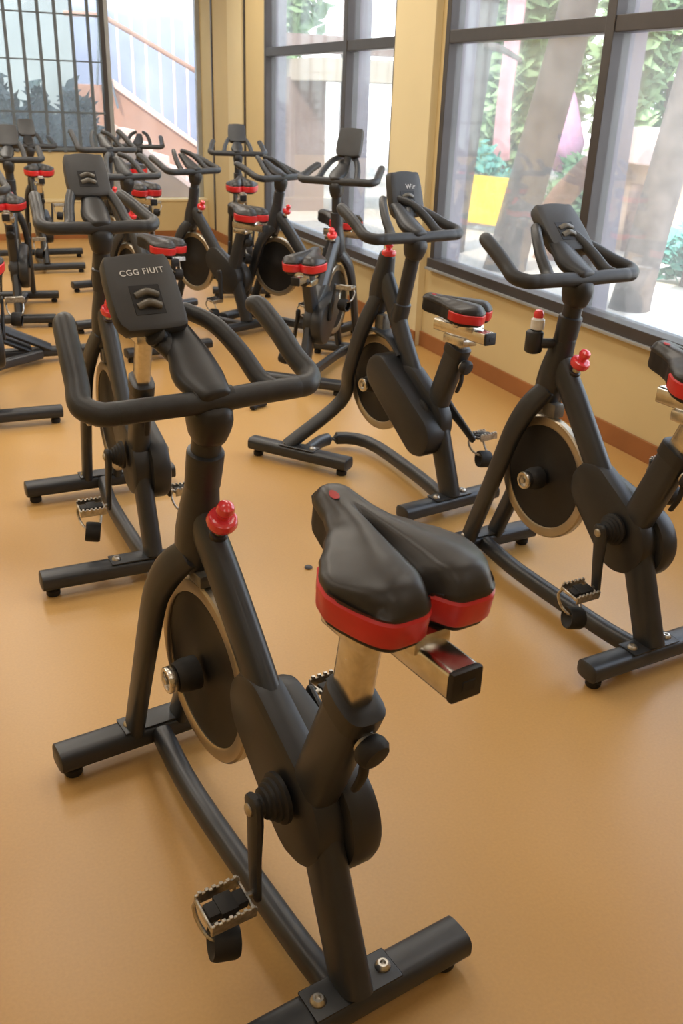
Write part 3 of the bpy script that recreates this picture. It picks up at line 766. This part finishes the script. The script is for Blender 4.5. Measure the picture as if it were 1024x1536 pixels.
def leaf_cloud(name, loc, rad, n, mat, label, cat, seed, size=.10, group=None, trunk=None):
    rd = random.Random(seed)
    root = thing(name, label, cat, loc, 0, group)
    bm = bmesh.new()
    blobs = [(Vector((rd.uniform(-.6, .6) * rad[0], rd.uniform(-.6, .6) * rad[1], rd.uniform(.35, 1.0) * rad[2])), rd.uniform(.35, .6)) for _ in range(9)]
    for _ in range(n):
        c, s = rd.choice(blobs)
        v = Vector((rd.gauss(0, 1), rd.gauss(0, 1), rd.gauss(0, 1))).normalized() * rd.uniform(.65, 1.0)
        p = c + Vector((v.x * rad[0] * s, v.y * rad[1] * s, v.z * rad[2] * s * .8))
        a = Vector((rd.gauss(0, 1), rd.gauss(0, 1), rd.gauss(0, 1))).normalized(); b = a.orthogonal().normalized()
        L = size * rd.uniform(.7, 1.5)
        vs = [bm.verts.new(p + a * L), bm.verts.new(p + b * L * .4), bm.verts.new(p - a * L), bm.verts.new(p - b * L * .4)]
        bm.faces.new(vs)
    obj('foliage', bm, mat, root, smooth=False)
    h = rad[2] * .8
    obj('stem', rtube([(0, 0, -.02), (.03, .02, h * .4), (-.02, 0, h)], .05 if trunk is None else trunk, 8, 3, .1, [1.2, 1, .6]), M['trunk'], root)
    return root

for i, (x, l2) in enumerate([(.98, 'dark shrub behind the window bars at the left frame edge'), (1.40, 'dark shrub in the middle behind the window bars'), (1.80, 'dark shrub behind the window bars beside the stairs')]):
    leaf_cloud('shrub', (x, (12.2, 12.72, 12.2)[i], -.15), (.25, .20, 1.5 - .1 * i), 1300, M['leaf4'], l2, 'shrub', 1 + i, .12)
obj('garden_wall', box(-6, 2.1, 14.4, 14.6, -.15, 5), M['greenwall'], None, smooth=False, label='pale grey-green wall outside behind the window bars', cat='wall')

def tree(label, base, top, r0, r1, mat, extra=None, curve=0.0):
    t = thing('tree', label, 'tree', base)
    d = Vector(top) - Vector(base)
    m1 = d * .5 + Vector((0, curve, 0))
    obj('trunk', rtube([(0, 0, -.1), tuple(d * .06), tuple(m1), tuple(d * .8 + Vector((0, curve * .4, 0))), tuple(d)], r0, 14, 5, .1, [1.35, 1.1, .95, .86, r1 / r0]), mat, t)
    if extra:
        for e in extra:
            obj('branch', rtube([tuple(d * e[0]), tuple(d * e[0] + Vector(e[1]) * .5 + Vector((0, 0, .05))), tuple(d * e[0] + Vector(e[1]))], e[2], 8, 4, .3, [1, .8, .5]), mat, t)
    return t
tree('thick grey leaning tree trunk in the middle of the right-hand garden window', (6.0, 9.15, -.15), (6.0, 8.0, 3.6), .205, .15, M['trunk'], [(.75, (.2, .9, .6), .07)])
tree('grey leaning tree trunk at the right edge of the garden window', (6.0, 6.95, -.15), (6.0, 6.35, 3.4), .165, .125, M['trunk'], [(.8, (.3, -.7, .6), .06)])
tree('wide pale grey tree trunk close to the left jamb of the large window', (6.0, 10.55, -.15), (6.1, 10.15, 3.6), .21, .17, M['trunk'], [(.62, (.1, -.8, -.15), .05)])
tree('short bent reddish trunk curving beside the thick leaning trunk', (7.0, 9.75, -.15), (7.0, 9.15, 1.0), .16, .10, M['trunkred'], None, .28)
tree('reddish trunk standing just left of the window mullion', (7.2, 8.95, -.15), (7.2, 8.85, .95), .15, .08, M['trunkred'], None, .12)

bx_ = [(12.6, 19.5, 1.5, 4.2, 'leaf1'), (10.0, 16.0, 1.3, 4.6, 'leaf2'), (13.4, 15.4, 1.4, 5.0, 'leaf1'), (10.6, 12.9, 1.0, 4.6, 'leaf2'), (13.4, 11.4, 1.3, 5.0, 'leaf2'), (11.0, 9.0, 1.2, 4.6, 'leaf1'), (6.6, 20.5, 1.5, 4.6, 'leaf2')]
lb = ['behind the wide pale trunk', 'left of the thick leaning trunk', 'behind the thick leaning trunk', 'just left of the window mullion', 'just right of the window mullion above the hut', 'at the right edge of the window', 'seen through the left-hand window']
for i, (x, y, rx, rz, mm) in enumerate(bx_):
    leaf_cloud('leafy_tree', (x, y, -.15), (rx, rx, rz), 3200, M[mm], 'bright leafy green tree in the garden, ' + lb[i], 'tree', 20 + i, .21, 'leafy trees in the garden outside')
for i, (x, y, r_, h_, mm, l2) in enumerate([(7.4, 7.75, .50, .55, 'leaf3', 'low teal shrub right of the mullion at the foot of the window'), (7.9, 6.55, .5, .6, 'leaf3', 'low teal shrub at the right beyond the leaning trunk'),
                                           (8.1, 11.15, .45, .9, 'leaf1', 'round green shrub beside the bent reddish trunk'), (7.6, 13.2, .8, 1.0, 'leaf3', 'teal shrub in the left-hand garden window')]):
    leaf_cloud('garden_shrub', (x, y, -.15), (r_, r_, h_), 700, M[mm], l2, 'shrub', 50 + i, .09)
for i, (x, y, mm, l2) in enumerate([(17.5, 8.5, 'leaf2', 'pale distant tree filling the top right of the large window'), (17.5, 13.2, 'leaf2', 'pale distant tree between the mullion and the thick leaning trunk'),
                               (17.0, 18.5, 'leaf1', 'distant green tree left of the thick leaning trunk'), (15.5, 23.5, 'leaf2', 'pale distant tree above the wide pale trunk')]):
    leaf_cloud('distant_tree', (x, y, -.15), (1.9, 1.9, 5.6), 3200, M[mm], l2, 'tree', 70 + i, .30, 'distant trees at the back of the garden')
# hut, board, cloths
h = thing('garden_hut', 'small hut with pale pink roof in the garden right of the mullion', 'hut', (9.0, 9.85, -.15))
obj('wall', box(-.6, .6, -.55, .55, 0, 1.15), M['hutwall'], h, smooth=False)
obj('roof', xf(prism([(-.9, 1.1), (.9, 1.1), (.9, 1.2), (.35, 1.52), (-.35, 1.52), (-.9, 1.2)], -.85, .85, .02), Matrix.Rotation(PI / 2, 4, 'Z')), M['hutroof'], h, smooth=False)
obj('doorway', box(-.62, -.595, -.2, .2, 0, .85), M['brownwall'], h, smooth=False)
b = thing('yellow_board', 'bright yellow board standing in the garden by the left jamb', 'board', (7.4, 12.0, -.15), .35)
obj('panel', box(-.03, .03, -.55, .55, .12, .78, .01), M['yellow'], b, smooth=False)
for s_ in (-1, 1): obj('leg', box(-.025, .025, s_ * .45 - .025, s_ * .45 + .025, 0, .14), M['brownwall'], b, smooth=False)
b = thing('hanging_banner', 'tall rose pink hanging cloth between the pale trunk and thick trunk', 'banner', (8.6, 13.55, -.15))
obj('cloth', tube([(0, 0, .9), (0, .05, 1.8), (0, -.03, 2.9), (0, .0, 3.8)], .03, .26, (1, 0, 0), 14, 4, 3.0, .1, [1, .8, .9, 1.1]), M['pink'], b)
obj('pole', rtube([(.05, 0, 0), (.05, 0, 3.9)], .03, 8, 1), M['trunk'], b)
b = thing('garden_umbrella', 'closed mauve pink garden umbrella beside the thick leaning trunk', 'umbrella', (8.6, 11.9, -.15))
obj('canopy', lathe([(.02, 2.0), (.10, 1.85), (.30, 1.25), (.26, 1.05), (.10, .85), (.02, .85)], (0, 0, 0), (0, 0, 1), 16), M['magenta'], b)
obj('pole', rtube([(0, 0, 0), (0, 0, 2.05)], .025, 8, 1), M['trunk'], b)
# building seen through the left-hand window
b = thing('outbuilding', 'brown outbuilding with beige overhang seen through the left-hand window', 'building', (5.75, 14.9, -.15))
obj('wall', box(-1.2, .30, -.1, .1, 0, 2.0), M['brownwall'], b, smooth=False)
obj('wall', box(.62, .95, -.1, .1, 0, 4.4), M['brownwall'], b, smooth=False)
obj('overhang', box(-.3, 2.1, -1.3, .6, 1.95, 2.25), M['overhang'], b, smooth=False)
obj('beam', box(-1.2, 1.8, -.14, .12, 2.35, 2.6), M['brownwall'], b, smooth=False)

# ------------------------------------------------------------------ lights
def area(name, loc, rot, sx, sy, power, col=(1, 1, 1)):
    l = bpy.data.lights.new(name, 'AREA'); l.shape = 'RECTANGLE'; l.size = sx; l.size_y = sy; l.energy = power; l.color = col
    o = bpy.data.objects.new(name, l); COL.objects.link(o); o.location = loc; o.rotation_euler = rot
    return o
K_CEIL, K_SUN, K_SKY = 20, 6.5, 4.8
for i, y in enumerate((-.6, 1.8, 4.2, 6.6, 9.0)):  # unseen area lights added under the ceiling to brighten the room
    for j, x in enumerate((-1.6, .2, 2.0)):
        area('ceiling_fill', (x, y, CH - .02), (0, 0, 0), .6, 1.2, K_CEIL * (.30, .48, 1.0, 1.25, 1.25)[i], (1, .93, .82))
sun = bpy.data.lights.new('sun', 'SUN'); sun.energy = K_SUN; sun.angle = .02; sun.color = (1, .95, .86)
so = bpy.data.objects.new('sun', sun); COL.objects.link(so)
so.rotation_euler = Vector((.62, .45, -.75)).to_track_quat('-Z', 'Y').to_euler()

w = bpy.data.worlds.new('sky'); scene.world = w; w.use_nodes = True
nt = w.node_tree
bg = nt.nodes['Background']
tc = nt.nodes.new('ShaderNodeTexCoord'); sx = nt.nodes.new('ShaderNodeSeparateXYZ'); rp = nt.nodes.new('ShaderNodeValToRGB')
nt.links.new(tc.outputs['Generated'], sx.inputs[0]); nt.links.new(sx.outputs['Z'], rp.inputs[0])
rp.color_ramp.elements[0].color = (.95, .97, 1, 1); rp.color_ramp.elements[1].color = (.55, .72, 1, 1)
nt.links.new(rp.outputs[0], bg.inputs[0]); bg.inputs[1].default_value = K_SKY

# ------------------------------------------------------------------ camera
R = ((0.91927991, -0.13389512, 0.37013043), (-0.39215634, -0.39215634, 0.83212187), (0.03373194, -0.91010192, -0.41300927))
cam = bpy.data.cameras.new('camera'); cam.sensor_fit = 'VERTICAL'; cam.sensor_height = 36; cam.sensor_width = 24
cam.lens = 1375 / 1536 * 36
cam.clip_start = .05; cam.clip_end = 200
cam.dof.use_dof = True; cam.dof.focus_distance = 2.0; cam.dof.aperture_fstop = 9.0
co = bpy.data.objects.new('camera', cam); COL.objects.link(co)
m4 = Matrix(((R[0][0], -R[0][1], -R[0][2], 0), (R[1][0], -R[1][1], -R[1][2], 0), (R[2][0], -R[2][1], -R[2][2], 1.6), (0, 0, 0, 1)))
co.matrix_world = m4
scene.camera = co
scene.view_settings.view_transform = 'Standard'
scene.view_settings.look = 'None'
scene.view_settings.exposure = 0.10
